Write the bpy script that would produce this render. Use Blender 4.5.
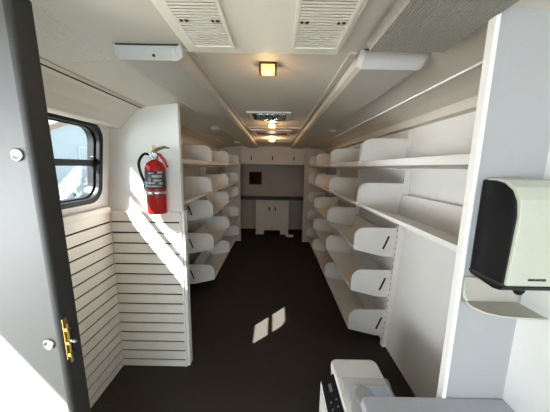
import bpy, bmesh, math, random
from mathutils import Vector, Matrix

random.seed(4)
for o in list(bpy.data.objects):
    bpy.data.objects.remove(o)
SC = bpy.context.scene
COL = SC.collection

# ------------------------------------------------------------------ camera, sky, sun, exposure
F_PX, PITCH, ROLL = 245.0, math.radians(9.0), math.radians(1.0)
cam = bpy.data.cameras.new('camera')
cam.sensor_fit = 'HORIZONTAL'
cam.sensor_width = 36.0
cam.lens = F_PX / 550.0 * 36.0
cam.clip_start = 0.02
cam_o = bpy.data.objects.new('camera', cam)
COL.objects.link(cam_o)
cam_o.matrix_world = (Matrix.Translation((0, 0, 1.5)) @ Matrix.Rotation(math.radians(90) - PITCH, 4, 'X')
                      @ Matrix.Rotation(ROLL, 4, 'Z'))
SC.camera = cam_o

world = bpy.data.worlds.new('sky')
SC.world = world
world.use_nodes = True
bg = world.node_tree.nodes['Background']
bg.inputs[0].default_value = (0.74, 0.87, 1.0, 1)
bg.inputs[1].default_value = 2.0

SUN_DIR = Vector((0.735, 0.80, -1.0)).normalized()
sun = bpy.data.lights.new('sun', 'SUN')
sun.energy = 60.0
sun.color = (1.0, 0.965, 0.89)
sun.angle = math.radians(0.5)
sun_o = bpy.data.objects.new('sun', sun)
sun_o.rotation_euler = SUN_DIR.to_track_quat('-Z', 'Y').to_euler()
COL.objects.link(sun_o)


def area(name, loc, direction, sx, sy, power, color):
    l = bpy.data.lights.new(name, 'AREA')
    l.shape = 'RECTANGLE'
    l.size, l.size_y = sx, sy
    l.energy = power
    l.color = color
    o = bpy.data.objects.new(name, l)
    o.location = loc
    o.rotation_euler = Vector(direction).to_track_quat('-Z', 'Y').to_euler()
    COL.objects.link(o)
    return o


area('windscreen_fill', (0.22, -2.45, 1.4), (0, 1, -0.05), 1.2, 0.9, 62, (0.93, 0.96, 1.0))  # area lamp added outside the windscreen, shifted sideways to lift slats and left shelves
dd = area('doorway_fill', (-3.3, -1.9, 0.95), (1, 0.80, 0.08), 1.6, 1.4, 15, (0.93, 0.96, 1.0))  # area lamp added outside the doorway, beam narrowed towards the right-hand shelves
dd.data.spread = math.radians(38)

SC.view_settings.view_transform = 'Standard'
SC.view_settings.look = 'None'
SC.view_settings.gamma = 1.0
SC.view_settings.use_curve_mapping = False
SC.view_settings.exposure = 0.2
SC.cycles.use_denoising = True
SC.cycles.max_bounces = 14
SC.cycles.diffuse_bounces = 8
SC.cycles.transparent_max_bounces = 16
SC.cycles.sample_clamp_indirect = 8.0


# ------------------------------------------------------------------ materials
def mat(name, col, rough=0.5, metal=0.0, noise=0.0, nscale=20.0, bump=0.0, bscale=60.0, col2=None, spec=0.5, emit=None, estr=0.0, bdist=0.004):
    m = bpy.data.materials.new(name)
    m.use_nodes = True
    nt = m.node_tree
    b = nt.nodes['Principled BSDF']
    b.inputs['Base Color'].default_value = (*col, 1)
    b.inputs['Roughness'].default_value = rough
    b.inputs['Metallic'].default_value = metal
    b.inputs['Specular IOR Level'].default_value = spec
    tc = nt.nodes.new('ShaderNodeTexCoord')
    if noise > 0 or col2:
        n = nt.nodes.new('ShaderNodeTexNoise')
        n.inputs['Scale'].default_value = nscale
        n.inputs['Detail'].default_value = 5
        nt.links.new(tc.outputs['Object'], n.inputs['Vector'])
        r = nt.nodes.new('ShaderNodeValToRGB')
        r.color_ramp.elements[0].position = 0.3
        r.color_ramp.elements[1].position = 0.7
        c2 = col2 if col2 else tuple(c * (1 - noise) for c in col)
        r.color_ramp.elements[0].color = (*c2, 1)
        r.color_ramp.elements[1].color = (*col, 1)
        nt.links.new(n.outputs['Fac'], r.inputs['Fac'])
        nt.links.new(r.outputs['Color'], b.inputs['Base Color'])
    if bump > 0:
        n2 = nt.nodes.new('ShaderNodeTexNoise')
        n2.inputs['Scale'].default_value = bscale
        n2.inputs['Detail'].default_value = 3
        nt.links.new(tc.outputs['Object'], n2.inputs['Vector'])
        bp = nt.nodes.new('ShaderNodeBump')
        bp.inputs['Strength'].default_value = bump
        bp.inputs['Distance'].default_value = bdist
        nt.links.new(n2.outputs['Fac'], bp.inputs['Height'])
        nt.links.new(bp.outputs['Normal'], b.inputs['Normal'])
    if emit:
        b.inputs['Emission Color'].default_value = (*emit, 1)
        b.inputs['Emission Strength'].default_value = estr
    return m


def glass_mat(name, tint, gloss=0.06, rough=0.02, milky=0.0):
    m = bpy.data.materials.new(name)
    m.use_nodes = True
    nt = m.node_tree
    nt.nodes.clear()
    out = nt.nodes.new('ShaderNodeOutputMaterial')
    mx = nt.nodes.new('ShaderNodeMixShader')
    mx.inputs[0].default_value = gloss
    t = nt.nodes.new('ShaderNodeBsdfTransparent')
    t.inputs[0].default_value = (*tint, 1)
    g = nt.nodes.new('ShaderNodeBsdfGlossy')
    g.inputs['Roughness'].default_value = rough
    nt.links.new(t.outputs[0], mx.inputs[1])
    nt.links.new(g.outputs[0], mx.inputs[2])
    if milky:
        m2 = nt.nodes.new('ShaderNodeMixShader')
        m2.inputs[0].default_value = milky
        df = nt.nodes.new('ShaderNodeBsdfDiffuse')
        df.inputs[0].default_value = (0.85, 0.86, 0.88, 1)
        nt.links.new(mx.outputs[0], m2.inputs[1])
        nt.links.new(df.outputs[0], m2.inputs[2])
        nt.links.new(m2.outputs[0], out.inputs[0])
    else:
        nt.links.new(mx.outputs[0], out.inputs[0])
    return m


M = {
    'ceiling': mat('ceiling_paint', (0.66, 0.62, 0.55), 0.55, noise=0.06, nscale=3),
    'pebble': mat('pebbled_ceiling_panel', (0.66, 0.63, 0.56), 0.35, noise=0.06, nscale=4, bump=0.6, bscale=52, bdist=0.012),
    'wall': mat('white_wall_panel', (0.775, 0.762, 0.73), 0.5, noise=0.05, nscale=4),
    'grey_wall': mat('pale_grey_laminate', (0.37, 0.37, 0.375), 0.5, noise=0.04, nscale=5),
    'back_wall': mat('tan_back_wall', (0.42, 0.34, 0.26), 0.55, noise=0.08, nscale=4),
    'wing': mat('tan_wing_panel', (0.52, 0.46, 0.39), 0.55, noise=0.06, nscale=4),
    'white': mat('white_laminate', (0.82, 0.81, 0.79), 0.45, noise=0.03, nscale=6),
    'slat': mat('cream_slat', (0.82, 0.775, 0.70), 0.45, noise=0.06, nscale=9),
    'groove': mat('dark_groove', (0.008, 0.006, 0.005), 0.8, noise=0.2),
    'floor': mat('dark_brown_carpet', (0.052, 0.042, 0.036), 0.95, noise=0.35, nscale=260, bump=0.6, bscale=300, spec=0.15),
    'shelf': mat('cream_shelf_enamel', (0.77, 0.755, 0.72), 0.4, noise=0.07, nscale=7),
    'slot': mat('dark_slot', (0.02, 0.018, 0.016), 0.8, noise=0.2),
    'black': mat('black_plastic', (0.007, 0.007, 0.008), 0.35, noise=0.2, nscale=40, spec=0.2),
    'black_frame': mat('black_window_frame', (0.010, 0.010, 0.011), 0.5, noise=0.2, nscale=30, spec=0.25),
    'rubber': mat('dark_grey_door_edge', (0.022, 0.021, 0.020), 0.6, noise=0.2, nscale=18),
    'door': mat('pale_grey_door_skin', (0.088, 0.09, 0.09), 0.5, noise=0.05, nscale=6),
    'steel': mat('steel', (0.62, 0.61, 0.58), 0.25, 1.0, noise=0.1, nscale=40),
    'brass': mat('brass', (0.72, 0.52, 0.18), 0.28, 1.0, noise=0.15, nscale=40),
    'red': mat('red_enamel', (0.42, 0.008, 0.008), 0.22, noise=0.1, nscale=10),
    'label_black': mat('black_label', (0.02, 0.02, 0.022), 0.35, noise=0.2, nscale=30),
    'label_white': mat('white_label', (0.75, 0.74, 0.72), 0.4, noise=0.05, nscale=30),
    'label_grey': mat('grey_label_print', (0.34, 0.33, 0.33), 0.4, noise=0.3, nscale=60),
    'yellow': mat('yellow_plastic', (0.75, 0.55, 0.03), 0.4, noise=0.1, nscale=20),
    'bronze': mat('brown_lever_paint', (0.16, 0.10, 0.05), 0.35, 0.3, noise=0.2, nscale=30),
    'vent_white': mat('off_white_vent_plastic', (0.74, 0.71, 0.62), 0.45, noise=0.04, nscale=10),
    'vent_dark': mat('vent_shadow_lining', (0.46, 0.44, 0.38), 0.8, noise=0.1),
    'ribbed': mat('grey_ribbed_carpet', (0.38, 0.36, 0.325), 0.95, noise=0.25, nscale=150, spec=0.1),
    'duct': mat('duct_panel', (0.50, 0.47, 0.415), 0.5, noise=0.06, nscale=5),
    'cap': mat('grey_white_end_cap', (0.44, 0.43, 0.415), 0.5, noise=0.06, nscale=12),
    'trim': mat('ceiling_trim_aluminium', (0.55, 0.50, 0.42), 0.35, 0.35, noise=0.1, nscale=20),
    'amber': mat('amber_lit_lens', (0.9, 0.55, 0.2), 0.3, emit=(1.0, 0.42, 0.07), estr=1.5, noise=0.1, nscale=60),
    'warm_bulb': mat('warm_lit_lens', (0.9, 0.7, 0.45), 0.3, emit=(1.0, 0.62, 0.28), estr=2.4, noise=0.1, nscale=60),
    'lamp_base': mat('dark_lamp_surround', (0.05, 0.035, 0.025), 0.4, noise=0.2),
    'foil': mat('silver_foil', (0.78, 0.84, 0.88), 0.22, 0.9, noise=0.3, nscale=25, bump=1.0, bscale=45),
    'counter': mat('grey_worktop', (0.40, 0.40, 0.44), 0.45, noise=0.06, nscale=60),
    'brown_top': mat('dark_brown_worktop', (0.09, 0.06, 0.045), 0.5, noise=0.2, nscale=20),
    'disp_white': mat('off_white_dispenser_plastic', (0.50, 0.51, 0.43), 0.25, noise=0.03, nscale=10),
    'tray': mat('beige_tray_plastic', (0.46, 0.43, 0.37), 0.4, noise=0.05, nscale=10),
    'ink': mat('dark_ink', (0.05, 0.05, 0.045), 0.6, noise=0.1),
    'grey_mark': mat('grey_sight_window', (0.22, 0.23, 0.23), 0.3, noise=0.1),
    'printer': mat('white_printer_plastic', (0.80, 0.79, 0.75), 0.4, noise=0.03, nscale=10),
    'panel_mark': mat('grey_button', (0.13, 0.135, 0.14), 0.4, noise=0.1),
    'print_pad': mat('grey_packed_paper', (0.42, 0.43, 0.45), 0.7, noise=0.25, nscale=70),
    'print_blue': mat('pale_blue_packed_paper', (0.55, 0.66, 0.82), 0.7, noise=0.15, nscale=60),
    'notice': mat('dark_red_notice', (0.07, 0.012, 0.008), 0.8, spec=0.1, col2=(0.02, 0.006, 0.006), nscale=14),
    'notice_rim': mat('notice_frame', (0.13, 0.032, 0.022), 0.8, spec=0.1, noise=0.2),
    'cabinet': mat('cream_cabinet_door', (0.58, 0.51, 0.42), 0.5, noise=0.06, nscale=6),
    'paper': mat('white_paper', (0.8, 0.78, 0.74), 0.7, noise=0.08, nscale=30),
    'siding': mat('pale_blue_siding', (0.42, 0.47, 0.50), 0.8, noise=0.08, nscale=3),
    'siding_white': mat('white_house_paint', (0.60, 0.62, 0.64), 0.7, noise=0.06, nscale=3),
    'roof': mat('salmon_roof', (0.34, 0.22, 0.18), 0.9, noise=0.2, nscale=8),
    'fence': mat('white_fence_paint', (0.22, 0.25, 0.28), 0.7, noise=0.1, nscale=6),
    'ground': mat('yard_ground', (0.20, 0.20, 0.17), 0.95, noise=0.3, nscale=2),
    'house_glass': mat('dark_house_window', (0.10, 0.14, 0.18), 0.15, noise=0.1),
    'bush': mat('grey_green_bush', (0.10, 0.13, 0.09), 0.9, noise=0.5, nscale=9),
    'glass': glass_mat('vehicle_glass', (0.90, 0.95, 0.97)),
    'bag': glass_mat('clear_bag_film', (0.95, 0.96, 0.98), 0.16, 0.15, 0.14),
}


# ------------------------------------------------------------------ geometry helpers
class MB:
    def __init__(self):
        self.bm = bmesh.new()

    def box(self, x0, x1, y0, y1, z0, z1):
        v = [self.bm.verts.new((x, y, z)) for x in (x0, x1) for y in (y0, y1) for z in (z0, z1)]
        for f in ((0, 1, 3, 2), (4, 6, 7, 5), (0, 4, 5, 1), (2, 3, 7, 6), (0, 2, 6, 4), (1, 5, 7, 3)):
            self.bm.faces.new([v[i] for i in f])
        return self

    def hull(self, a, b):
        """a, b: equally long outlines; joins them into a closed solid"""
        n = len(a)
        va = [self.bm.verts.new(p) for p in a]
        vb = [self.bm.verts.new(p) for p in b]
        self.bm.faces.new(va)
        self.bm.faces.new(list(reversed(vb)))
        for i in range(n):
            j = (i + 1) % n
            self.bm.faces.new((va[j], va[i], vb[i], vb[j]))
        return self

    def prism(self, pts, axis, a, b):
        def mk(p, t):
            if axis == 'x': return (t, p[0], p[1])
            if axis == 'y': return (p[0], t, p[1])
            return (p[0], p[1], t)
        return self.hull([mk(p, a) for p in pts], [mk(p, b) for p in pts])

    def ring(self, outer, inner, axis_fn, d0, d1):
        """frame between two equally long outlines"""
        n = len(outer)
        O0 = [self.bm.verts.new(axis_fn(p, d0)) for p in outer]
        O1 = [self.bm.verts.new(axis_fn(p, d1)) for p in outer]
        I0 = [self.bm.verts.new(axis_fn(p, d0)) for p in inner]
        I1 = [self.bm.verts.new(axis_fn(p, d1)) for p in inner]
        for i in range(n):
            j = (i + 1) % n
            self.bm.faces.new((O0[i], O0[j], I0[j], I0[i]))
            self.bm.faces.new((O1[j], O1[i], I1[i], I1[j]))
            self.bm.faces.new((O0[j], O0[i], O1[i], O1[j]))
            self.bm.faces.new((I0[i], I0[j], I1[j], I1[i]))
        return self

    def tube(self, pts, r, seg=10):
        pts = [Vector(p) for p in pts]
        rs = r if isinstance(r, (list, tuple)) else [r] * len(pts)
        rings = []
        prev = None
        for i, p in enumerate(pts):
            t = (pts[min(i + 1, len(pts) - 1)] - pts[max(i - 1, 0)]).normalized()
            if prev is None:
                a = Vector((0, 0, 1)) if abs(t.z) < 0.9 else Vector((1, 0, 0))
                u = t.cross(a).normalized()
            else:
                u = (prev - t * prev.dot(t)).normalized()
            prev = u
            w = t.cross(u)
            rings.append([self.bm.verts.new(p + (u * math.cos(2 * math.pi * k / seg) + w * math.sin(2 * math.pi * k / seg)) * rs[i])
                          for k in range(seg)])
        for a, b in zip(rings, rings[1:]):
            for k in range(seg):
                self.bm.faces.new((a[k], a[(k + 1) % seg], b[(k + 1) % seg], b[k]))
        self.bm.faces.new(list(reversed(rings[0])))
        self.bm.faces.new(rings[-1])
        return self

    def lathe(self, prof, c, seg=24, axis='z', cap=True):
        rings = []
        for r, h in prof:
            ring = []
            for k in range(seg):
                a = 2 * math.pi * k / seg
                x, y = r * math.cos(a), r * math.sin(a)
                if axis == 'z': p = (c[0] + x, c[1] + y, c[2] + h)
                elif axis == 'y': p = (c[0] + x, c[1] + h, c[2] + y)
                else: p = (c[0] + h, c[1] + x, c[2] + y)
                ring.append(self.bm.verts.new(p))
            rings.append(ring)
        for a, b in zip(rings, rings[1:]):
            for k in range(seg):
                self.bm.faces.new((a[k], a[(k + 1) % seg], b[(k + 1) % seg], b[k]))
        if cap:
            self.bm.faces.new(list(reversed(rings[0])))
            self.bm.faces.new(rings[-1])
        return self

    def build(self, name, material, parent=None, bevel=0.0, smooth=False, seg=2, local=False, origin=None):
        bm = self.bm
        bmesh.ops.recalc_face_normals(bm, faces=bm.faces)
        off = Vector((0, 0, 0))
        if parent is not None and not local:
            off = wloc(parent)
        elif origin is not None:
            off = Vector(origin)
        if off.length:
            bmesh.ops.translate(bm, vec=-off, verts=bm.verts)
        me = bpy.data.meshes.new(name)
        bm.to_mesh(me)
        bm.free()
        me.materials.append(material)
        if smooth:
            for p in me.polygons:
                p.use_smooth = True
        o = bpy.data.objects.new(name, me)
        COL.objects.link(o)
        if parent is not None:
            o.parent = parent
        elif origin is not None:
            o.location = origin
        if bevel > 0:
            md = o.modifiers.new('bevel', 'BEVEL')
            md.width = bevel
            md.segments = seg
            md.limit_method = 'ANGLE'
            md.angle_limit = math.radians(40)
        return o


def wloc(o):
    v = Vector((0, 0, 0))
    while o is not None:
        v = v + o.location
        o = o.parent
    return v


def tag(o, label, cat, group=None):
    o['label'] = label
    o['category'] = cat
    if group:
        o['group'] = group
    return o


def thing(name, label, cat, loc=(0, 0, 0), group=None):
    o = bpy.data.objects.new(name, None)
    o.empty_display_size = 0.05
    o.location = loc
    COL.objects.link(o)
    return tag(o, label, cat, group)


def struct(o):
    o['kind'] = 'structure'
    return o


def copy_tree(o, parent=None):
    c = o.copy()
    COL.objects.link(c)
    if parent is not None:
        c.parent = parent
    for ch in list(o.children):
        copy_tree(ch, c)
    return c


def rrect(x0, x1, y0, y1, r, n=6):
    pts = []
    for cx, cy, a0 in ((x1 - r, y1 - r, 0), (x0 + r, y1 - r, 90), (x0 + r, y0 + r, 180), (x1 - r, y0 + r, 270)):
        for k in range(n + 1):
            a = math.radians(a0 + 90 * k / n)
            pts.append((cx + r * math.cos(a), cy + r * math.sin(a)))
    return pts


# ------------------------------------------------------------------ shell of the vehicle
Y0, Y1 = -2.20, 5.85          # windscreen wall, far wall
CX = -0.07                    # centre line of the body


def interp(tab, z):
    if z <= tab[0][0]: return tab[0][1]
    for (a, b), (c, d) in zip(tab, tab[1:]):
        if z <= c: return b + (d - b) * (z - a) / (c - a)
    return tab[-1][1]


LW = [(0, -1.145), (1.19, -1.145), (1.75, -1.088), (2.0, -1.06)]
RW = [(0, 0.965), (0.95, 1.026), (1.45, 1.030), (1.75, 1.018), (2.0, 1.0)]
lx = lambda z: interp(LW, z)
rx = lambda z: interp(RW, z)

struct(MB().box(-1.25, 1.12, Y0, Y1, -0.06, 0).build('floor', M['floor']))


def wall_piece(mb, fx, sgn, y0, y1, zs, t=0.03):
    for z0, z1 in zip(zs, zs[1:]):
        a, b = fx(z0), fx(z1)
        pts = [(a, z0), (b, z1), (b + sgn * t, z1), (a + sgn * t, z0)]
        mb.prism(pts, 'y', y0, y1)


DOOR_Y0, DOOR_Y1, DOOR_TOP = -0.45, 0.56, 1.86
WY0, WY1, WZ0, WZ1 = 0.78, 1.545, 1.275, 1.734      # hole for the window
mb = MB()
wall_piece(mb, lx, -1, Y0, DOOR_Y0, [0, 1.19, 1.75, 1.95])
wall_piece(mb, lx, -1, DOOR_Y0, DOOR_Y1, [DOOR_TOP, 1.95])
wall_piece(mb, lx, -1, DOOR_Y1, WY0, [0, 1.19, 1.75, 1.95])
wall_piece(mb, lx, -1, WY0, WY1, [0, 1.19, WZ0])
wall_piece(mb, lx, -1, WY0, WY1, [WZ1, 1.75, 1.95])
wall_piece(mb, lx, -1, WY1, Y1, [0, 1.19, 1.75, 1.95])
struct(mb.build('wall_left', M['wall']))

mb = MB()
wall_piece(mb, rx, 1, 0.67, Y1, [0, 0.95, 1.45, 1.75, 1.95])
struct(mb.build('wall_right', M['wall']))

# windscreen wall behind the camera
mb = MB()
mb.box(-1.25, 1.12, Y0 - 0.04, Y0, 0, 0.95)
mb.box(-1.25, 1.12, Y0 - 0.04, Y0, 1.78, 1.95)
mb.box(-1.25, -0.98, Y0 - 0.04, Y0, 0.95, 1.78)
mb.box(0.84, 1.12, Y0 - 0.04, Y0, 0.95, 1.78)
struct(mb.build('wall_front', M['wall']))
struct(MB().box(-0.98, 0.84, Y0 - 0.025, Y0 - 0.02, 0.95, 1.78).build('window_2', M['glass']))
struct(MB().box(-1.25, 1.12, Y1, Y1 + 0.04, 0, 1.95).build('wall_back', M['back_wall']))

# ceiling: flat centre, gently falling sides, coves down to the walls
ZC = 1.90
mb = MB()
prof_in = [(-0.855, 1.872), (-0.60, 1.90), (0.46, 1.90), (0.70, 1.872)]
pts = prof_in + [(0.70, 1.99), (-0.855, 1.99)]
mb.prism(pts, 'y', 1.02, Y1)
mb.prism([(-0.62, 1.90), (0.46, 1.90), (0.70, 1.872), (0.70, 1.99), (-0.62, 1.99)], 'y', Y0, 1.02)
struct(mb.build('ceiling', M['ceiling']))
mb = MB()
mb.prism([(-0.855, 1.872), (-0.60, 1.901), (-0.60, 1.99), (-0.855, 1.99)], 'y', Y0, 1.02)
struct(mb.build('ceiling', M['pebble']))


def cove(s, ya, yb, deep=False):
    m = lambda x: x if s < 0 else 2 * CX - x
    if not deep:
        p = [(-0.855, 1.872), (-0.96, 1.862), (-1.06, 1.842), (-1.072, 1.826), (-1.085, 1.80), (-1.16, 1.80), (-1.16, 1.99), (-0.855, 1.99)]
        return MB().prism([(m(x), z) for x, z in p], 'y', ya, yb)
    p = [(-0.855, 1.872), (-0.90, 1.852), (-0.96, 1.80), (-0.995, 1.758), (-1.006, 1.742), (-1.022, 1.734), (-1.13, 1.734), (-1.13, 1.99), (-0.855, 1.99)]
    return MB().prism([(m(x), z) for x, z in p], 'y', ya, yb)


struct(cove(-1, Y0, 1.66, True).build('trim_1', M['ceiling']))
struct(cove(-1, 1.70, Y1).build('trim_2', M['ceiling']))
struct(cove(1, 0.67, Y1).build('trim_3', M['ceiling']))
# seam strips where the ceiling meets the coves
struct(MB().hull([(-0.868, Y0, 1.862), (-0.846, Y0, 1.868), (-0.846, Y0, 1.876), (-0.868, Y0, 1.872)], [(-0.868, 1.655, 1.862), (-0.846, 1.655, 1.868), (-0.846, 1.655, 1.876), (-0.868, 1.655, 1.872)]).build('trim_4', M['trim'], bevel=0.002))
struct(MB().tube([(-0.874, Y0, 1.863), (-0.874, 1.655, 1.863)], 0.0045, 8).build('trim_20', M['rubber']))
struct(MB().tube([(0.705, 0.67, 1.870), (0.705, 4.83, 1.870)], 0.005, 8).build('trim_5', M['white'], smooth=True))
struct(MB().tube([(-0.857, 1.70, 1.870), (-0.857, 4.83, 1.870)], 0.006, 8).build('trim_6', M['trim'], smooth=True))

# rails beside the ducts and cross strips
for n, (xa, xb) in enumerate(((-0.326, -0.300), (0.250, 0.278))):
    struct(MB().box(xa, xb, 0.92, 4.84, 1.891, 1.9005).build('trim_%d' % (7 + n), M['duct'], bevel=0.003))
k = 9
for yy in (2.56, 3.95):
    for xa, xb in ((-0.66, -0.335), (-0.295, 0.26), (0.295, 0.60)):
        z1 = 1.9005
        struct(MB().box(xa, xb, yy, yy + 0.035, 1.888 if abs(xa + 0.01) < 0.35 and xb < 0.3 else 1.866, z1).build('trim_%d' % k, M['duct'], bevel=0.004))
        k += 1

# partition behind the slatted corner, left
mb = MB()
mb.prism([(lx(0), 0), (lx(1.19), 1.19), (lx(1.735), 1.735), (-1.022, 1.735), (-1.0, 1.75), (-0.96, 1.80), (-0.90, 1.853), (-0.855, 1.872), (-0.640, 1.898), (-0.640, 0)], 'y', 1.66, 1.70)
struct(mb.build('wall_partition', M['wall']))
struct(MB().box(-0.6395, -0.622, 1.646, 1.704, 0, 1.19).build('trim_16', M['white'], bevel=0.003))
# far wing panels
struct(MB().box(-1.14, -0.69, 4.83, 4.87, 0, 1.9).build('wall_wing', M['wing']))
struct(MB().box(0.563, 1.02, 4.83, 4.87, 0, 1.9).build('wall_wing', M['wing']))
# right partition that carries the dispenser, and the cab side wall
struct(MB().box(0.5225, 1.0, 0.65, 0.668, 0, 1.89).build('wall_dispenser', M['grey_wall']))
struct(MB().box(0.5190, 0.5305, 0.6455, 0.6725, 0, 1.90).build('trim_17', M['white'], bevel=0.003))
struct(MB().box(0.705, 0.74, Y0, 0.65, 0, 1.95).build('wall_cab', M['white']))
struct(MB().box(0.5305, 0.705, 0.640, 0.65, 1.891, 1.90).build('trim_18', M['white'], bevel=0.003))
# unseen block added outside the entry to cut the sun off the upper door
struct(MB().box(-1.40, -1.18, -1.3, 0.40, 1.935, 2.05).build('trim_19', M['wall']))

# ------------------------------------------------------------------ window in the left wall
lean = Vector((lx(1.74) - lx(1.29), 0, 0.45)).normalized()
nrm = Vector((lean.z, 0, -lean.x))
WO = Vector((lx(1.51), 0, 1.51))
wf = lambda p, d: tuple(WO + Vector((0, p[0], 0)) + lean * p[1] + nrm * d)
win = struct(bpy.data.objects.new('window_1', None))
win.location = (lx(1.51), 1.2, 1.51)
COL.objects.link(win)
oy0, oy1, oz0, oz1 = 0.76, 1.572, -0.250, 0.238
mb = MB().ring(rrect(oy0, oy1, oz0, oz1, 0.10), rrect(oy0 + 0.030, oy1 - 0.032, oz0 + 0.030, oz1 - 0.030, 0.085), wf, -0.055, 0.020)
mb.build('window_frame', M['black_frame'], win, bevel=0.004)
mb = MB().ring(rrect(oy0 + 0.030, oy1 - 0.032, oz0 + 0.030, oz1 - 0.030, 0.085), rrect(oy0 + 0.038, oy1 - 0.042, oz0 + 0.038, oz1 - 0.038, 0.08), wf, -0.05, -0.010)
mb.build('inner_sash', M['black_frame'], win, bevel=0.002)
pts = [(oy0 + 0.035, -0.024), (oy1 - 0.037, -0.024), (oy1 - 0.037, 0.013), (oy0 + 0.035, 0.013)]
MB().hull([wf(p, -0.03) for p in pts], [wf(p, -0.012) for p in pts]).build('mullion', M['rubber'], win, bevel=0.003)
g = rrect(oy0 + 0.035, oy1 - 0.037, oz0 + 0.035, oz1 - 0.035, 0.08)
MB().hull([wf(p, -0.024) for p in g], [wf(p, -0.020) for p in g]).build('window_pane', M['glass'], win)
pts = [(1.515, 0.012), (1.53, 0.012), (1.53, 0.035), (1.515, 0.035)]
MB().hull([wf(p, -0.02) for p in pts], [wf(p, 0.0) for p in pts]).build('latch', M['black'], win, bevel=0.002)

# ------------------------------------------------------------------ outside the window
struct(MB().box(-30, 30, -20, 40, -0.95, -0.85).build('ground', M['ground']))
house = thing('house', 'pale blue house with a salmon gable roof seen through the window', 'house', (-8.5, 9, -0.85))
hb = MB()
hb.hull([(-8, 8.3, -0.85), (-8, 14, -0.85), (-8, 14, 2.4), (-8, 11.1, 3.6), (-8, 8.3, 2.4)],
        [(-11, 8.3, -0.85), (-11, 14, -0.85), (-11, 14, 2.4), (-11, 11.1, 3.6), (-11, 8.3, 2.4)])
hb.build('house_wall', M['siding'], house)
hb = MB()
hb.hull([(-7.8, 8.0, 2.3), (-7.8, 11.1, 3.62), (-7.8, 11.1, 3.82), (-7.8, 8.0, 2.5)], [(-11.2, 8.0, 2.3), (-11.2, 11.1, 3.62), (-11.2, 11.1, 3.82), (-11.2, 8.0, 2.5)])
hb.hull([(-7.8, 14.2, 2.3), (-7.8, 11.1, 3.62), (-7.8, 11.1, 3.82), (-7.8, 14.2, 2.5)], [(-11.2, 14.2, 2.3), (-11.2, 11.1, 3.62), (-11.2, 11.1, 3.82), (-11.2, 14.2, 2.5)])
hb.build('roof', M['roof'], house)
MB().box(-8.0, -7.96, 10.1, 11.0, 1.3, 2.2).build('house_window', M['siding_white'], house)
MB().box(-7.96, -7.95, 10.16, 10.94, 1.36, 2.14).build('pane', M['siding'], house)
MB().box(-8.02, -7.9, 8.5, 8.8, -0.85, 2.6).build('corner_board', M['siding_white'], house)
fen = thing('fence', 'pale picket fence in front of the house outside the window', 'fence', (-6, 7, -0.85))
fb = MB()
y = 4.0
while y < 11:
    fb.box(-6.0, -5.98, y, y + 0.26, -0.85, 1.05 + 0.02 * random.random())
    y += 0.42
fb.build('pickets', M['fence'], fen)
MB().box(-6.06, -6.0, 4, 11, 0.75, 0.87).box(-6.06, -6.0, 4, 11, -0.4, -0.28).build('rails', M['fence'], fen)

bsh = MB()
for cx, cy, cz, rr in ((-7.0, 6.2, -0.1, 0.7), (-7.0, 7.6, 0.0, 0.75), (-7.0, 9.1, -0.1, 0.75), (-7.0, 10.4, 0.0, 0.75)):
    n0 = len(bsh.bm.verts)
    bmesh.ops.create_icosphere(bsh.bm, subdivisions=4, radius=rr, matrix=Matrix.Translation((cx, cy, cz)))
    bsh.bm.verts.ensure_lookup_table()
    for v in list(bsh.bm.verts)[n0:]:
        c0 = Vector((cx, cy, cz))
        v.co = c0 + (v.co - c0) * random.uniform(0.86, 1.1)
hedge = bsh.build('hedge', M['bush'], origin=(-7.1, 8.3, -0.85))
tag(hedge, 'dark grey-green hedge behind the pale picket fence', 'hedge')
hedge['kind'] = 'stuff'

# ------------------------------------------------------------------ entry door, swung open beside the camera
door = struct(bpy.data.objects.new('door_1', None))
door.location = (-1.08, 0.62, 0.05)
COL.objects.link(door)
DOOR_LEAN = -0.024
DX = -0.575                                            # free edge
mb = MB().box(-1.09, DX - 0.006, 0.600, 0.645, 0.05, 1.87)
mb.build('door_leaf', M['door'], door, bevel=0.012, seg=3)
mb = MB().box(DX - 0.020, DX, 0.592, 0.652, 0.05, 1.87)
mb.build('edge_gasket', M['rubber'], door, bevel=0.008, seg=3)
for zz in (1.508, 1.002, 0.55):
    b = MB().lathe([(0.016, 0), (0.015, -0.004), (0.011, -0.006), (0.009, -0.003), (0.001, -0.003)], (-0.620, 0.600, zz), 20, 'y')
    b.build('fastener', M['steel'], door, smooth=True)
lt = MB().box(DX - 0.0005, DX + 0.003, 0.597, 0.611, 0.955, 1.075).build('bolt_plate', M['brass'], door, bevel=0.001)
b = MB().tube([(DX + 0.007, 0.604, 0.945), (DX + 0.007, 0.604, 1.06)], 0.0035, 10)
for zz in (0.965, 1.0, 1.04):
    b.box(DX + 0.003, DX + 0.011, 0.598, 0.610, zz, zz + 0.009)
b.build('bolt', M['brass'], lt, smooth=False)
MB().tube([(DX + 0.008, 0.602, 1.010), (DX + 0.020, 0.598, 1.014), (DX + 0.030, 0.598, 1.009)], [0.003, 0.003, 0.004], 8).build('bolt_lever', M['steel'], lt, smooth=True)
door.rotation_euler = (0, DOOR_LEAN, 0)
door.location.x += 0.034

# ------------------------------------------------------------------ slatted panels
PITCH_Z, FIRST = 0.0755, 1.112


def slat_profile(front, back, top):
    """(depth, z) outline with grooves; front/back are depth values"""
    s = 1 if back > front else -1
    pts = [(back, 0.0), (front, 0.0)]
    zs = sorted(FIRST - PITCH_Z * i for i in range(15))
    for z in zs:
        pts += [(front, z - 0.0055), (front + s * 0.012, z - 0.0055), (front + s * 0.012, z + 0.0055), (front, z + 0.0055)]
    pts += [(front, top), (back, top)]
    return pts


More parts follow.
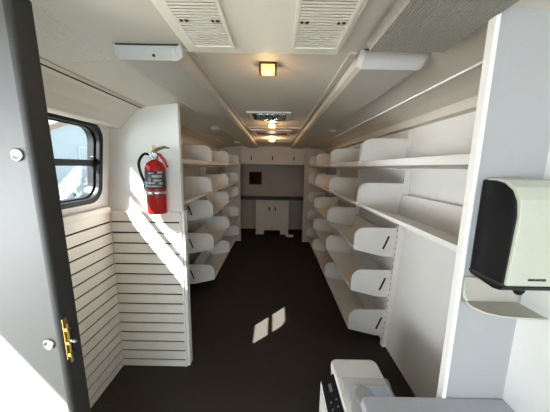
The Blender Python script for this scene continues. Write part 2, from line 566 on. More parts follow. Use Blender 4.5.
def groove_strips(axis, front, s, a, b):
    m = MB()
    for i in range(15):
        z = FIRST - PITCH_Z * i
        d0, d1 = sorted((front + s * 0.006, front + s * 0.0119))
        if axis == 'x': m.box(a, b, d0, d1, z - 0.0054, z + 0.0054)
        else: m.box(d0, d1, a, b, z - 0.0054, z + 0.0054)
    return m


sp = thing('slatwall_panel', 'cream slatted panel facing the camera under the fire extinguisher', 'slatwall panel', (-0.9, 1.65, 0))
MB().prism(slat_profile(1.640, 1.659, 1.178), 'x', -1.124, -0.655).build('slats', M['slat'], sp)
groove_strips('x', 1.640, 1, -1.124, -0.655).build('grooves', M['groove'], sp)
MB().box(-1.124, -0.648, 1.636, 1.659, 1.1785, 1.188).build('cap', M['white'], sp, bevel=0.003)
MB().box(-0.6545, -0.6400, 1.636, 1.659, 0, 1.178).build('edge_strip', M['slat'], sp, bevel=0.003)
sp = thing('slatwall_panel', 'cream slatted panel below the window, half hidden by the open door', 'slatwall panel', (-1.13, 1.1, 0))
MB().prism(slat_profile(-1.124, -1.1445, 1.178), 'y', 0.66, 1.6395).build('slats', M['slat'], sp)
groove_strips('y', -1.124, -1, 0.66, 1.6395).build('grooves', M['groove'], sp)
MB().box(-1.143, -1.108, 0.66, 1.6355, 1.179, 1.222).build('cap', M['slat'], sp, bevel=0.01, seg=3)

# ------------------------------------------------------------------ fire extinguisher
EX, EY, EZ = -0.765, 1.572, 1.187
ext = thing('fire_extinguisher', 'red fire extinguisher with black hose hanging on the white wall panel', 'fire extinguisher', (EX, EY, EZ))
R = 0.061
prof = [(0.045, 0), (R - 0.004, 0.004), (R, 0.012), (R, 0.292), (R - 0.004, 0.308), (0.050, 0.324), (0.034, 0.336), (0.024, 0.342), (0.022, 0.35)]
MB().lathe(prof, (EX, EY, EZ), 32).build('cylinder', M['red'], ext, smooth=True)
MB().lathe([(R + 0.0006, 0.165), (R + 0.0012, 0.166), (R + 0.0012, 0.278), (R + 0.0006, 0.279)], (EX, EY, EZ), 32, cap=False).build('label', M['label_black'], ext, smooth=True)


def patch(mb, a0, a1, z0, z1, r, n=6):
    pts_o = [(EX + r * math.sin(math.radians(a0 + (a1 - a0) * i / n)), EY - r * math.cos(math.radians(a0 + (a1 - a0) * i / n))) for i in range(n + 1)]
    for (xa, ya), (xb, yb) in zip(pts_o, pts_o[1:]):
        mb.hull([(xa, ya, z0), (xb, yb, z0), (xb, yb, z1), (xa, ya, z1)],
                [(EX + (xa - EX) * 0.97, EY + (ya - EY) * 0.97, z0), (EX + (xb - EX) * 0.97, EY + (yb - EY) * 0.97, z0),
                 (EX + (xb - EX) * 0.97, EY + (yb - EY) * 0.97, z1), (EX + (xa - EX) * 0.97, EY + (ya - EY) * 0.97, z1)])
    return mb


lb = MB()
for a0, a1, z0, z1 in ((5, 60, 1.424, 1.440), (12, 55, 1.400, 1.412), (-62, 20, 1.385, 1.396), (-40, 55, 1.366, 1.374),
                       (-66, -22, 1.372, 1.380), (35, 66, 1.448, 1.462), (-10, 15, 1.447, 1.455), (40, 62, 1.380, 1.395)):
    patch(lb, a0, a1, z0, z1, R + 0.002)
lb.build('label_print', M['label_grey'], ext)
MB().lathe([(R + 0.001, 0.128), (R + 0.003, 0.129), (R + 0.003, 0.150), (R + 0.001, 0.151)], (EX, EY, EZ), 32, cap=False).build('strap', M['steel'], ext, smooth=True)
MB().box(EX - 0.02, EX + 0.02, EY + 0.055, 1.660, EZ + 0.10, EZ + 0.27).build('wall_bracket', M['steel'], ext, bevel=0.003)
MB().lathe([(0.022, 0.345), (0.024, 0.352), (0.020, 0.372), (0.016, 0.382), (0.018, 0.39), (0.014, 0.398)], (EX, EY, EZ), 20).box(EX - 0.03, EX + 0.012, EY - 0.012, EY + 0.012, 1.552, 1.575).build('valve', M['steel'], ext)
MB().lathe([(0.014, 0), (0.014, -0.01), (0.012, -0.011)], (EX + 0.012, EY - 0.012, 1.562), 16, 'y').build('gauge', M['label_white'], ext, smooth=True)
MB().tube([(EX - 0.01, EY, 1.583), (EX + 0.03, EY, 1.602), (EX + 0.065, EY, 1.612), (EX + 0.098, EY, 1.606)], [0.010, 0.010, 0.009, 0.004], 8).build('lever', M['bronze'], ext, smooth=True)
MB().tube([(EX + 0.005, EY, 1.573), (EX + 0.035, EY, 1.562), (EX + 0.06, EY, 1.528), (EX + 0.080, EY, 1.488)], [0.010, 0.011, 0.010, 0.007], 8).build('carry_handle', M['red'], ext, smooth=True)
MB().tube([(EX, EY - 0.004, 1.585), (EX, EY - 0.006, 1.606), (EX + 0.001, EY - 0.006, 1.622)], [0.006, 0.008, 0.005], 8).build('pull_pin', M['yellow'], ext, smooth=True)
hp = []
for i in range(17):
    t = i / 16
    P = [(EX - 0.025, 1.564), (EX - 0.065, 1.567), (EX - 0.098, 1.52), (EX - 0.095, 1.46), (EX - 0.075, 1.40), (EX - 0.068, 1.345), (EX - 0.066, 1.335)]
    f = t * (len(P) - 1)
    a = min(int(f), len(P) - 2)
    u = f - a
    p0, p1, p2, p3 = P[max(a - 1, 0)], P[a], P[a + 1], P[min(a + 2, len(P) - 1)]
    cr = lambda q: 0.5 * (2 * p1[q] + (p2[q] - p0[q]) * u + (2 * p0[q] - 5 * p1[q] + 4 * p2[q] - p3[q]) * u * u + (3 * p1[q] - p0[q] - 3 * p2[q] + p3[q]) * u ** 3)
    hp.append((cr(0), EY - 0.005, cr(1)))
MB().tube(hp, 0.0085, 12).build('hose', M['black'], ext, smooth=True)
MB().tube([hp[-1], (EX - 0.065, EY - 0.005, 1.312)], [0.012, 0.010], 12).build('nozzle', M['black'], ext, smooth=True)

# ------------------------------------------------------------------ cantilever shelves
D = 0.335


def make_shelf(length, flat, slots, mirror):
    """local: x from back (0) to aisle (D), y along the shelf, z = 0 at the front lower edge"""
    s = thing('cantilever_shelf', 'x', 'shelf')
    drop = 0.016 if flat else 0.058
    lip = 0.036 if flat else 0.022
    h = 0.205 if flat else 0.178
    mb = MB()
    t = 0.004
    xb = 0.010 if flat else 0.030
    L = length
    mb.prism([(xb, -drop), (D, 0), (D, t), (xb, -drop + t)], 'y', 0.004, L - 0.004)
    mb.prism([(D - t, 0), (D + 0.001, 0), (D + 0.001, lip), (D - t, lip)], 'y', 0.004, L - 0.004)
    mb.prism([(xb, -drop), (xb + t, -drop), (t, -drop + 0.155), (0, -drop + 0.155)], 'y', 0.004, L - 0.004)
    if flat:                                           # stiffening return under the shelf
        mb.box(0.03, 0.05, 0.01, L - 0.01, -0.028, -0.012)
    mb.build('tray', M['shelf'], s, bevel=0.0015, local=True)
    r = 0.075
    lowf = 0.03 if flat else 0.0
    out = [(0.0, -drop - 0.004), (0.10, -drop - 0.004), (D, lowf - 0.004), (D, h - r - 0.01)]
    for k in range(0, 7):
        a = math.radians(90 * k / 6)
        out.append((D - r + r * math.cos(a), h - r + r * math.sin(a)))
    out += [(0.0, h)]
    for q, (ya, yb) in enumerate(((0.0, 0.004), (L - 0.004, L))):
        e = MB().prism(out, 'y', ya, yb).build('end_bracket', M['shelf'], s, local=True, bevel=0.001)
        if slots and q == (1 if mirror else 0):
            yy = (L + 0.0002, L + 0.0012) if mirror else (-0.0012, -0.0002)
            sl = [(0.075, 0.012), (0.087, 0.006), (0.060 - 0.012, 0.118), (0.060 - 0.024, 0.122)]
            sl = [(0.088, -0.002), (0.103, 0.004), (0.062, 0.112), (0.047, 0.106)]
            MB().prism(sl, 'y', *yy).build('slot', M['slot'], e, local=True)
    return s


ROWS = ['top', 'second', 'middle', 'fourth', 'bottom']
LEFT_Z = [1.515, 1.205, 0.945, 0.560, 0.180]
RIGHT_Z = [1.520, 1.215, 0.855, 0.497, 0.140]
LEFT_Y = [1.72, 2.70, 3.68, 4.69]
RIGHT_Y = [0.675, 1.90, 2.95, 4.00, 4.82]
BAYN = {0: 'nearest bay', 1: 'second bay', 2: 'third bay', 3: 'far bay'}
protos = {}


def place(side, bay, row):
    left = side == 'left'
    ys = LEFT_Y if left else RIGHT_Y
    flat = row == 0
    slots = bay == 1 and row >= 2
    key = (side, bay, flat, slots)
    L = ys[bay + 1] - ys[bay] - (0.042 if bay else 0.023)
    if key not in protos:
        o = protos[key] = make_shelf(L, flat, slots, not left)
    else:
        o = copy_tree(protos[key])
    z = (LEFT_Z if left else RIGHT_Z)[row]
    if left:
        o.location = (-1.035, ys[bay] + (0.021 if bay else 0.002), z)
    else:
        o.location = (0.982, ys[bay + 1] - 0.021, z)
        o.rotation_euler = (0, 0, math.pi)
    wall = 'behind the extinguisher wall' if left else 'on the dispenser side'
    shape = 'flat cream shelf' if flat else 'tilted cream tray shelf'
    bay_n = BAYN[bay] if not (left and bay == 2) else 'far bay'
    tag(o, '%s, %s row of the rack %s, %s' % (shape, ROWS[row], wall, bay_n), 'shelf',
        'shelves of the rack ' + wall)


for row in range(5):
    for bay in range(3):
        if bay == 0 and row > 1: continue
        place('left', bay, row)
    for bay in range(4):
        if bay == 0 and row > 1: continue
        place('right', bay, row)


def upright(yc, right, label, near):
    m = (lambda x: x) if right else (lambda x: 2 * CX - x)
    o = thing('shelf_upright', label, 'shelf upright', (m(0.97), yc, 0), 'slotted shelf uprights')
    out = [(0.932, 0), (0.966, 0), (1.026, 0.95), (1.029, 1.45), (1.018, 1.79), (0.980, 1.79), (0.982, 1.42), (0.976, 0.95)] if right else \
          [(0.891, 0), (1.004, 0), (1.004, 1.18), (0.951, 1.70), (0.891, 1.70)]
    sl = MB().prism([(m(x), z) for x, z in out], 'y', yc - 0.020, yc + 0.020)
    nf = len(sl.bm.faces)
    z = 0.06
    while z < 1.42:
        xf = (0.932 + (0.976 - 0.932) * min(z / 0.95, 1)) if right else 0.891
        if right and z > 0.95: xf = 0.976 + 0.006 * (z - 0.95) / 0.47
        xa, xb = sorted((m(xf - 0.0006), m(xf + 0.004)))
        for dy in (-0.009,):
            sl.box(xa, xb, yc + dy - 0.003, yc + dy + 0.003, z, z + 0.02)
        z += 0.05
    po = sl.build('post', M['shelf'], o)
    po.data.materials.append(M['slot'])
    for p in po.data.polygons:
        if p.index >= nf:
            p.material_index = 1


upright(1.90, True, 'slotted cream shelf upright at the near end of the tilted trays, dispenser side', True)
upright(2.95, True, 'slotted cream shelf upright second from the dispenser', False)
upright(4.00, True, 'slotted cream shelf upright third from the dispenser', False)
upright(2.70, False, 'slotted cream shelf upright nearest behind the extinguisher wall', False)
upright(3.68, False, 'slotted cream shelf upright farther along behind the extinguisher wall', False)

# ------------------------------------------------------------------ ceiling air conditioner
ac = thing('air_conditioner', 'off-white ceiling air conditioner with two slatted grilles', 'air conditioner', (-0.045, 0.6, 1.86))
AX0, AX1, AYF, AYN, AZ = -0.285, 0.195, 0.862, 0.25, 1.862
mb = MB()
mb.hull([(AX0, AYN, AZ), (AX1, AYN, AZ), (AX1, AYF, AZ), (AX0, AYF, AZ)],
        [(AX0 - 0.02, AYN - 0.02, 1.8995), (AX1 + 0.02, AYN - 0.02, 1.8995), (AX1 + 0.02, AYF + 0.02, 1.8995), (AX0 - 0.02, AYF + 0.02, 1.8995)])
mb.build('housing', M['vent_white'], ac, bevel=0.004)
for gx0, gx1 in ((AX0 + 0.035, AX0 + 0.145), (AX1 - 0.145, AX1 - 0.022)):
    gy0, gy1 = 0.36, 0.805
    gr = MB().ring([(gx0 - 0.008, gy0 - 0.008), (gx1 + 0.008, gy0 - 0.008), (gx1 + 0.008, gy1 + 0.008), (gx0 - 0.008, gy1 + 0.008)],
                   [(gx0, gy0), (gx1, gy0), (gx1, gy1), (gx0, gy1)], lambda p, d: (p[0], p[1], d), AZ - 0.006, AZ - 0.0005).build('grille', M['vent_white'], ac)
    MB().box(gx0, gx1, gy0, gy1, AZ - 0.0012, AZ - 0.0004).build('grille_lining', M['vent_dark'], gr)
    sb = MB()
    y = gy0 + 0.004
    while y < gy1 - 0.008:
        sb.prism([(y, AZ - 0.0055), (y + 0.0085, AZ - 0.0055), (y + 0.011, AZ - 0.0015), (y + 0.004, AZ - 0.0015)], 'x', gx0, gx1)
        y += 0.0115
    sb.build('grille_slats', M['vent_white'], gr)
    for cx in (gx0 + 0.006, gx1 - 0.026):
        MB().box(cx, cx + 0.006, 0.668, 0.676, AZ - 0.0075, AZ - 0.0055).box(cx + 0.012, cx + 0.020, 0.668, 0.676, AZ - 0.0075, AZ - 0.0055).build('grille_clip', M['slot'], gr)

# ------------------------------------------------------------------ ceiling ducts along both sides
for x0, x1, y0, lab in ((-0.553, -0.325, 0.905, 'long pale ceiling duct with white end cap on the window side'),
                        (0.285, 0.527, 0.952, 'long pale ceiling duct with white end cap on the dispenser side')):
    d = thing('ceiling_duct', lab, 'duct', ((x0 + x1) / 2, y0, 1.87))
    zb, zt = 1.858, 1.93
    yt = y0 - (0.012 if x0 < 0 else 0.05)                                    # the end cap slopes up to the ceiling
    MB().prism([(x0, 1.868), (x0 + 0.02, zb), (x1 - 0.02, zb), (x1, 1.868), (x1 + (0.012 if x0 < 0 else 0), zt), (x0 - (0.012 if x0 > 0 else 0), zt)], 'y', y0 + 0.004, 4.83).build('duct_body', M['duct'], d, bevel=0.003)
    lo = [(x0 - 0.004, y0, 1.864), (x0 + 0.015, y0, zb - 0.006), (x1 - 0.015, y0, zb - 0.006), (x1 + 0.004, y0, 1.864), (x1 + 0.004, y0, 1.93), (x0 - 0.004, y0, 1.93)]
    up = [(x0 - 0.002, yt, 1.8995), (x0 + 0.015, yt, 1.8885), (x1 - 0.015, yt, 1.8885), (x1 + 0.002, yt, 1.8995), (x1 + 0.002, yt, 1.93), (x0 - 0.002, yt, 1.93)]
    cap = MB().hull(lo, up)  .build('end_cap', M['cap'], d, bevel=0.003)
    MB().lathe([(0.0045, 0.004), (0.0045, -0.001), (0.002, -0.0015)], ((x0 + x1) / 2 + 0.02, y0 - 0.010, 1.866), 10, 'y').build('screw', M['slot'], cap)
    MB().hull([(x0 + 0.01, yt - 0.0025, 1.8955), (x1 - 0.01, yt - 0.0025, 1.8955), (x1 - 0.01, yt + 0.003, 1.8955), (x0 + 0.01, yt + 0.003, 1.8955)], [(x0 + 0.01, yt - 0.0025, 1.8995), (x1 - 0.01, yt - 0.0025, 1.8995), (x1 - 0.01, yt + 0.003, 1.8995), (x0 + 0.01, yt + 0.003, 1.8995)]).build('painted_shade_strip', M['slot'], cap)  # dark strip painted along the cap's top edge for the shade there
    xc = x1 - 0.030
    MB().hull([(xc, y0, zb - 0.0068), (xc + 0.005, y0, zb - 0.0068), (xc + 0.005, y0, zb), (xc, y0, zb)], [(xc, yt, 1.8878), (xc + 0.005, yt, 1.8878), (xc + 0.005, yt, 1.893), (xc, yt, 1.893)]).build('clip', M['trim'], cap)

# ribbed overhead lining near the camera
rb = MB()
n = 30
xs0, xs1 = 0.288, 0.525
pts = []
for i in range(n):
    a = xs0 + (xs1 - xs0) * i / n
    w = (xs1 - xs0) / n
    pts += [(a, 1.872), (a + w * 0.2, 1.866), (a + w * 0.65, 1.866), (a + w * 0.85, 1.872)]
pts += [(xs1, 1.872), (xs1 + 0.012, 1.891), (xs0 - 0.012, 1.891)]
rb.prism(pts, 'y', -0.6, 0.84)
tag(rb.build('ribbed_header', M['ribbed'], origin=(0.42, 0.1, 1.899)), 'grey ribbed carpeted overhead panel beside the air conditioner', 'ceiling panel')


# ------------------------------------------------------------------ dome lamps and roof vents
def lamp_light(parent, loc, power, color):
    l = bpy.data.lights.new('bulb', 'POINT')
    l.energy = power
    l.color = color
    l.shadow_soft_size = 0.03
    o = bpy.data.objects.new('bulb', l)
    o.location = Vector(loc) - wloc(parent)
    o.parent = parent
    COL.objects.link(o)


def square_lamp(x, y, s, mt, label, power):
    t = thing('dome_lamp', label, 'ceiling lamp', (x, y, 1.90), 'dome lamps along the ceiling')
    MB().box(x - s - 0.003, x + s + 0.003, y - s * 0.85, y + s * 0.85, 1.893, 1.8995).build('lamp_base', M['lamp_base'], t, bevel=0.002)
    for sx in (-1, 1):
        MB().box(x + sx * s - 0.0035, x + sx * s + 0.0035, y - s * 0.8, y + s * 0.8, 1.866, 1.893).build('side_clip', M['lamp_base'], t)
    MB().hull([(x - s + 0.004, y - s * 0.75, 1.8925), (x + s - 0.004, y - s * 0.75, 1.8925), (x + s - 0.004, y + s * 0.75, 1.8925), (x - s + 0.004, y + s * 0.75, 1.8925)],
              [(x - s + 0.006, y - s * 0.55, 1.864), (x + s - 0.006, y - s * 0.55, 1.864), (x + s - 0.006, y + s * 0.55, 1.864), (x - s + 0.006, y + s * 0.55, 1.864)]).build('lens', mt, t, bevel=0.003)
    lamp_light(t, (x, y, 1.84), power, (1.0, 0.62, 0.30))


square_lamp(-0.037, 1.04, 0.031, M['amber'], 'amber lit square dome lamp nearest the ceiling air conditioner', 0.5)
square_lamp(-0.042, 2.36, 0.036, M['warm_bulb'], 'small lit square lamp behind the silver roof vent', 1.8)
t = thing('dome_lamp', 'round glowing dome lamp farthest back, before the overhead cabinets', 'ceiling lamp', (-0.058, 3.52, 1.90), 'dome lamps along the ceiling')
MB().lathe([(0.06, 0), (0.058, -0.010), (0.05, -0.012)], (-0.058, 3.52, 1.8995), 24).build('lamp_base', M['white'], t, smooth=True)
MB().lathe([(0.048, -0.012), (0.045, -0.028), (0.033, -0.042), (0.015, -0.049), (0.002, -0.050)], (-0.058, 3.52, 1.8995), 24).build('lens', M['warm_bulb'], t, smooth=True)
lamp_light(t, (-0.058, 3.52, 1.82), 4.5, (1.0, 0.62, 0.34))

rv = thing('roof_vent', 'silver foil lined roof vent in the ceiling behind the amber lamp', 'roof vent', (-0.055, 2.03, 1.9))
MB().ring([(-0.225, 1.865), (0.105, 1.865), (0.105, 2.21), (-0.225, 2.21)], [(-0.19, 1.89), (0.075, 1.89), (0.075, 2.185), (-0.19, 2.185)], lambda p, d: (p[0], p[1], d), 1.888, 1.8995).build('vent_frame', M['ceiling'], rv, bevel=0.002)
MB().box(-0.19, 0.075, 1.89, 2.185, 1.897, 1.8995).build('dark_opening', M['slot'], rv)
fo = MB()
N = 14
for i in range(N):
    for j in range(6):
        pass
grid = [[None] * 9 for _ in range(17)]
for i in range(17):
    for j in range(9):
        x = -0.150 + 0.215 * i / 16
        y = 1.905 + 0.26 * j / 8
        z = 1.884 - 0.020 * math.sin(math.pi * i / 16) * math.sin(math.pi * j / 8) + random.uniform(-0.004, 0.004)
        grid[i][j] = fo.bm.verts.new((x, y, z))
top = [[fo.bm.verts.new((grid[i][j].co.x, grid[i][j].co.y, 1.896)) for j in range(9)] for i in range(17)]
for i in range(16):
    for j in range(8):
        fo.bm.faces.new((grid[i][j], grid[i + 1][j], grid[i + 1][j + 1], grid[i][j + 1]))
        fo.bm.faces.new((top[i][j], top[i][j + 1], top[i + 1][j + 1], top[i + 1][j]))
for j in range(8):
    fo.bm.faces.new((grid[0][j], grid[0][j + 1], top[0][j + 1], top[0][j]))
    fo.bm.faces.new((grid[16][j], grid[16][j + 1], top[16][j + 1], top[16][j]))
for i in range(16):
    fo.bm.faces.new((grid[i][0], grid[i + 1][0], top[i + 1][0], top[i][0]))
    fo.bm.faces.new((grid[i][8], grid[i + 1][8], top[i + 1][8], top[i][8]))
fo.build('foil_cover', M['foil'], rv)
rv = thing('roof_vent', 'dark open roof vent between the two rear lamps', 'roof vent', (-0.055, 2.95, 1.9))
MB().ring([(-0.28, 2.72), (0.17, 2.72), (0.17, 3.18), (-0.28, 3.18)], [(-0.24, 2.76), (0.13, 2.76), (0.13, 3.14), (-0.24, 3.14)], lambda p, d: (p[0], p[1], d), 1.884, 1.8995).build('vent_frame', M['ceiling'], rv, bevel=0.003)
MB().box(-0.24, 0.13, 2.98, 3.14, 1.896, 1.8995).build('dark_opening', M['slot'], rv)
MB().box(-0.24, 0.13, 2.76, 2.975, 1.893, 1.8995).build('vent_lid', M['duct'], rv)

# ------------------------------------------------------------------ far alcove
oc = thing('overhead_cabinet', 'cream overhead cabinet with three doors across the far end', 'cabinet', (-0.064, 4.9, 1.56))
MB().box(-0.689, 0.562, 4.87, 5.84, 1.565, 1.8985).build('cabinet_body', M['cabinet'], oc)
MB().box(-0.689, 0.562, 4.845, 4.872, 1.552, 1.585).build('bottom_rail', M['cabinet'], oc, bevel=0.003)
for i in range(3):
    xa = -0.686 + 0.4155 * i
    dr = MB().box(xa + 0.004, xa + 0.4115, 4.848, 4.869, 1.592, 1.885).build('door', M['cabinet'], oc, bevel=0.004)
    cx = xa + 0.208
    MB().box(cx - 0.011, cx + 0.011, 4.835, 4.848, 1.635, 1.705).build('handle', M['slot'], dr, bevel=0.003)
wt = MB().box(-1.13, 1.0, 5.32, 5.849, 0.785, 0.810).build('worktop', M['brown_top'], bevel=0.004, origin=(-0.06, 5.58, 0.785))
tag(wt, 'dark brown worktop across the far alcove', 'worktop')
bc = thing('base_cabinet', 'white two-door base cabinet under the dark far worktop', 'cabinet', (-0.06, 5.6, 0))
MB().box(-0.425, 0.308, 5.372, 5.84, 0.10, 0.7845).build('cabinet_body', M['cabinet'], bc)
MB().box(-0.425, -0.245, 5.36, 5.84, 0, 0.11).build('foot', M['cabinet'], bc)
MB().box(0.128, 0.308, 5.36, 5.84, 0, 0.11).build('foot', M['cabinet'], bc)
for xa, xb, hx in ((-0.42, -0.062, -0.125), (-0.056, 0.303, 0.008)):
    dr = MB().box(xa, xb, 5.350, 5.372, 0.10, 0.735).build('door', M['cabinet'], bc, bevel=0.004)
    MB().box(hx - 0.014, hx + 0.014, 5.338, 5.350, 0.545, 0.625).build('handle', M['slot'], dr, bevel=0.003)
nt_ = thing('wall_notice', 'small square dark red notice on the far wall under the overhead cabinet', 'notice', (-0.50, 5.84, 1.22))
MB().box(-0.625, -0.325, 5.828, 5.849, 1.085, 1.385).build('notice_frame', M['notice_rim'], nt_, bevel=0.003)
MB().box(-0.600, -0.350, 5.824, 5.8285, 1.11, 1.36).build('notice_sheet', M['notice'], nt_)
# crumpled paper on the floor
cp = MB()
bmesh.ops.create_icosphere(cp.bm, subdivisions=3, radius=1.0)
for v in cp.bm.verts:
    k_ = 1 + random.uniform(-0.22, 0.16)
    v.co = Vector((0.33 + v.co.x * 0.09 * k_, 5.18 + v.co.y * 0.06 * k_, 0.026 + max(v.co.z, -0.98) * 0.026 * k_))
    v.co.z = max(v.co.z, 0.001)
tag(cp.build('crumpled_paper', M['paper'], origin=(0.33, 5.18, 0)), 'crumpled white paper lying on the floor by the far base cabinet', 'paper')

# ------------------------------------------------------------------ dispenser on the right partition
ds = thing('soap_dispenser', 'black and white wall dispenser above a drip tray', 'dispenser', (0.61, 0.65, 1.2))
X0d, X1d = 0.545, 0.675
prof = [(0.6495, 1.205), (0.575, 1.196), (0.556, 1.200), (0.550, 1.212), (0.546, 1.40), (0.552, 1.435), (0.566, 1.462), (0.588, 1.478), (0.612, 1.484), (0.6495, 1.484)]
dz = lambda P: [(p, 1.211 + (q - 1.196) * 0.925) for p, q in P]
MB().prism(dz(prof), 'x', X0d, X1d).build('housing', M['black'], ds, bevel=0.004, seg=3)
cov = [(0.553, 1.218), (0.5435, 1.218), (0.540, 1.30), (0.539, 1.40), (0.545, 1.440), (0.562, 1.470), (0.586, 1.486), (0.612, 1.490), (0.640, 1.490), (0.640, 1.482), (0.612, 1.482), (0.589, 1.476), (0.568, 1.460), (0.554, 1.435), (0.548, 1.40), (0.550, 1.30)]
cv = MB().prism(dz(cov), 'x', X0d + 0.004, X1d - 0.004).build('front_cover', M['disp_white'], ds, bevel=0.003, seg=3)
MB().prism(dz([(0.6475, 1.220), (0.550, 1.222), (0.551, 1.214), (0.6475, 1.212)]), 'x', X0d - 0.002, X1d + 0.002).build('base_rim', M['rubber'], ds)
MB().lathe([(0.012, 0.004), (0.012, -0.006), (0.008, -0.014), (0.006, -0.016)], (0.610, 0.572, 1.213), 16).build('nozzle', M['black'], ds, smooth=True)
MB().prism(rrect(0.640, 0.660, 1.409, 1.4155, 0.003, 4), 'y', 0.5375, 0.5395).build('sight_window', M['grey_mark'], cv)
fc = bpy.data.curves.new('cover_lettering', 'FONT')
fc.body = 'HAND SANITIZER'
fc.size = 0.0062
fc.offset = 0.0002
fc.extrude = 0.0003
fc.materials.append(M['ink'])
tmp_ = bpy.data.objects.new('lettering', fc)
COL.objects.link(tmp_)
bpy.context.view_layer.update()
me_ = bpy.data.meshes.new_from_object(tmp_.evaluated_get(bpy.context.evaluated_depsgraph_get()))
bpy.data.objects.remove(tmp_)
bpy.data.curves.remove(fc)
fo_ = bpy.data.objects.new('cover_lettering', me_)
COL.objects.link(fo_)
fo_.parent = cv
fo_.rotation_euler = (math.radians(90), 0, 0)
fo_.scale = (0.85, 1.35, 1)
fo_.location = Vector((0.5965, 0.5418, 1.246)) - wloc(cv)
tr = thing('drip_tray', 'beige drip tray fixed to the grey partition below the dispenser', 'drip tray', (0.61, 0.62, 1.13))
MB().prism([(0.532, 1.208), (0.532, 1.165), (0.538, 1.142), (0.552, 1.130), (0.69, 1.130), (0.69, 1.208)], 'y', 0.6435, 0.6498).build('back_plate', M['tray'], tr, bevel=0.002)
fl = [(0.534, 0.6435), (0.538, 0.615), (0.552, 0.590), (0.580, 0.574), (0.64, 0.568), (0.69, 0.568), (0.69, 0.6435)]
MB().prism(fl, 'z', 1.131, 1.136).build('tray_floor', M['tray'], tr, bevel=0.0015)
rim = [(0.531, 0.6440, 1.205), (0.531, 0.636, 1.165), (0.532, 0.627, 1.143), (0.537, 0.613, 1.136), (0.552, 0.588, 1.135), (0.580, 0.572, 1.135), (0.64, 0.566, 1.135), (0.69, 0.566, 1.135)]
MB().tube(rim, 0.0024, 8).build('tray_rim', M['disp_white'], tr, smooth=True)
MB().lathe([(0.003, 0), (0.003, 0.002), (0.001, 0.0022)], (0.585, 0.612, 1.136), 10).build('screw', M['steel'], tr)

# ------------------------------------------------------------------ grey worktop in front of the partition
ct = MB().prism(rrect(0.272, 0.7045, 0.06, 0.6495, 0.012, 4), 'z', 0.785, 0.815).build('worktop', M['counter'], bevel=0.004, origin=(0.46, 0.35, 0.785))
tag(ct, 'grey worktop below the dispenser at the bottom edge', 'worktop')
# ------------------------------------------------------------------ printer on the floor and bag on it
PX0, PX1, PY0, PY1, PZ = 0.322, 0.574, 0.70, 1.222, 0.45
pr = thing('printer', 'white printer with black control strip standing on the floor by the worktop', 'printer', (0.42, 0.95, 0))
MB().prism(rrect(0.255, PX1, PY0 - 0.01, 1.135, 0.012, 4), 'z', 0.012, 0.392).prism(rrect(0.325, PX1, PY0 - 0.01, PY1 - 0.005, 0.03, 5), 'z', 0.012, 0.40).build('printer_body', M['printer'], pr, bevel=0.004)
MB().prism(rrect(PX0, PX1, PY0, PY1, 0.035, 6), 'z', 0.4005, PZ).build('lid', M['printer'], pr, bevel=0.012, seg=3)
SX0, SX1, SZ0, SZ1 = 0.258, 0.321, 0.392, 0.442
cpan = MB().hull([(SX0, PY0, 0.366), (SX1, PY0, 0.366), (SX1, PY0, SZ1), (SX0, PY0, SZ0)], [(SX0, 1.13, 0.366), (SX1, 1.13, 0.366), (SX1, 1.13, SZ1), (SX0, 1.13, SZ0)]).build('control_strip', M['black'], pr, bevel=0.003)
slope = (SZ1 - SZ0) / (SX1 - SX0)
for bx, by, w, h in ((0.292, 1.065, 0.012, 0.045), (0.280, 0.995, 0.008, 0.008), (0.304, 0.995, 0.008, 0.008), (0.280, 0.960, 0.008, 0.008), (0.304, 0.960, 0.008, 0.008), (0.296, 0.90, 0.012, 0.016), (0.280, 0.86, 0.008, 0.008), (0.304, 0.86, 0.008, 0.008)):
    z0 = SZ0 + (bx - w / 2 - SX0) * slope
    z1 = SZ0 + (bx + w / 2 - SX0) * slope
    a = [(bx - w / 2, by - h / 2, z0), (bx + w / 2, by - h / 2, z1), (bx + w / 2, by + h / 2, z1), (bx - w / 2, by + h / 2, z0)]
    MB().hull([(x, y, z + 0.0015) for x, y, z in a], [(x, y, z - 0.001) for x, y, z in a]).build('button', M['panel_mark'], cpan)
MB().box(0.2545, 0.2585, PY0, 1.12, 0.372, 0.376).build('seam_line', M['steel'], pr)

bg_ = thing('clear_bag', 'clear plastic bag of packed papers lying on the printer lid', 'bag', (0.46, 0.96, PZ))


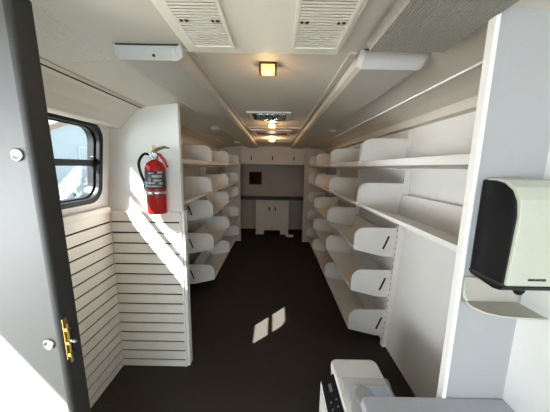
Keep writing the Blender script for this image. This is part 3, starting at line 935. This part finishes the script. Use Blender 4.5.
def sheet(name, x0, x1, y0, y1, z, amp, m, par, th=0.002, nx=14, ny=14, seed=1):
    rnd = random.Random(seed)
    ph = [rnd.uniform(0, 6.28) for _ in range(6)]
    b = MB()
    f = lambda x, y: amp * (0.5 + 0.25 * math.sin(38 * x + ph[0] + 9 * y) + 0.25 * math.sin(44 * y + ph[1] - 15 * x)) + rnd.uniform(0, amp * 0.25)
    up = [[None] * (ny + 1) for _ in range(nx + 1)]
    dn = [[None] * (ny + 1) for _ in range(nx + 1)]
    for i in range(nx + 1):
        for j in range(ny + 1):
            x = x0 + (x1 - x0) * i / nx
            y = y0 + (y1 - y0) * j / ny
            edge = min(i, nx - i, 2) / 2 * min(j, ny - j, 2) / 2
            h = f(x, y) * edge
            wob = 0.004 * math.sin(y * 60 + ph[2]) if i in (0, nx) else 0
            up[i][j] = b.bm.verts.new((x + wob, y, z + th + h))
            dn[i][j] = b.bm.verts.new((x + wob, y, z + h * 0.0))
    for i in range(nx):
        for j in range(ny):
            b.bm.faces.new((up[i][j], up[i + 1][j], up[i + 1][j + 1], up[i][j + 1]))
            b.bm.faces.new((dn[i][j], dn[i][j + 1], dn[i + 1][j + 1], dn[i + 1][j]))
    for i in range(nx):
        b.bm.faces.new((up[i][0], up[i + 1][0], dn[i + 1][0], dn[i][0]))
        b.bm.faces.new((up[i][ny], up[i + 1][ny], dn[i + 1][ny], dn[i][ny]))
    for j in range(ny):
        b.bm.faces.new((up[0][j], up[0][j + 1], dn[0][j + 1], dn[0][j]))
        b.bm.faces.new((up[nx][j], up[nx][j + 1], dn[nx][j + 1], dn[nx][j]))
    return b.build(name, m, par, smooth=True)


sheet('paper_sheet', 0.395, 0.565, 0.80, 1.055, PZ + 0.001, 0.0025, M['paper'], bg_, 0.001, seed=3)
pp = MB().lathe([(1, 0), (1, 0.004), (0.9, 0.006)], (0, 0, 0), 28)
for v in pp.bm.verts:
    v.co = Vector((0.435 + v.co.x * 0.045, 0.985 + v.co.y * 0.06, PZ + 0.0046 + v.co.z))
pp.build('grey_pad', M['print_pad'], bg_)
MB().hull([(0.480, 0.90, PZ + 0.0046), (0.556, 0.90, PZ + 0.0046), (0.552, 1.035, PZ + 0.0046), (0.468, 1.035, PZ + 0.0046)],
          [(0.480, 0.90, PZ + 0.007), (0.556, 0.90, PZ + 0.007), (0.552, 1.035, PZ + 0.007), (0.468, 1.035, PZ + 0.007)]).build('blue_leaflet', M['print_blue'], bg_)
sheet('bag_film', 0.352, 0.576, 0.74, 1.085, PZ + 0.0002, 0.012, M['bag'], bg_, 0.009, 22, 22, seed=8)
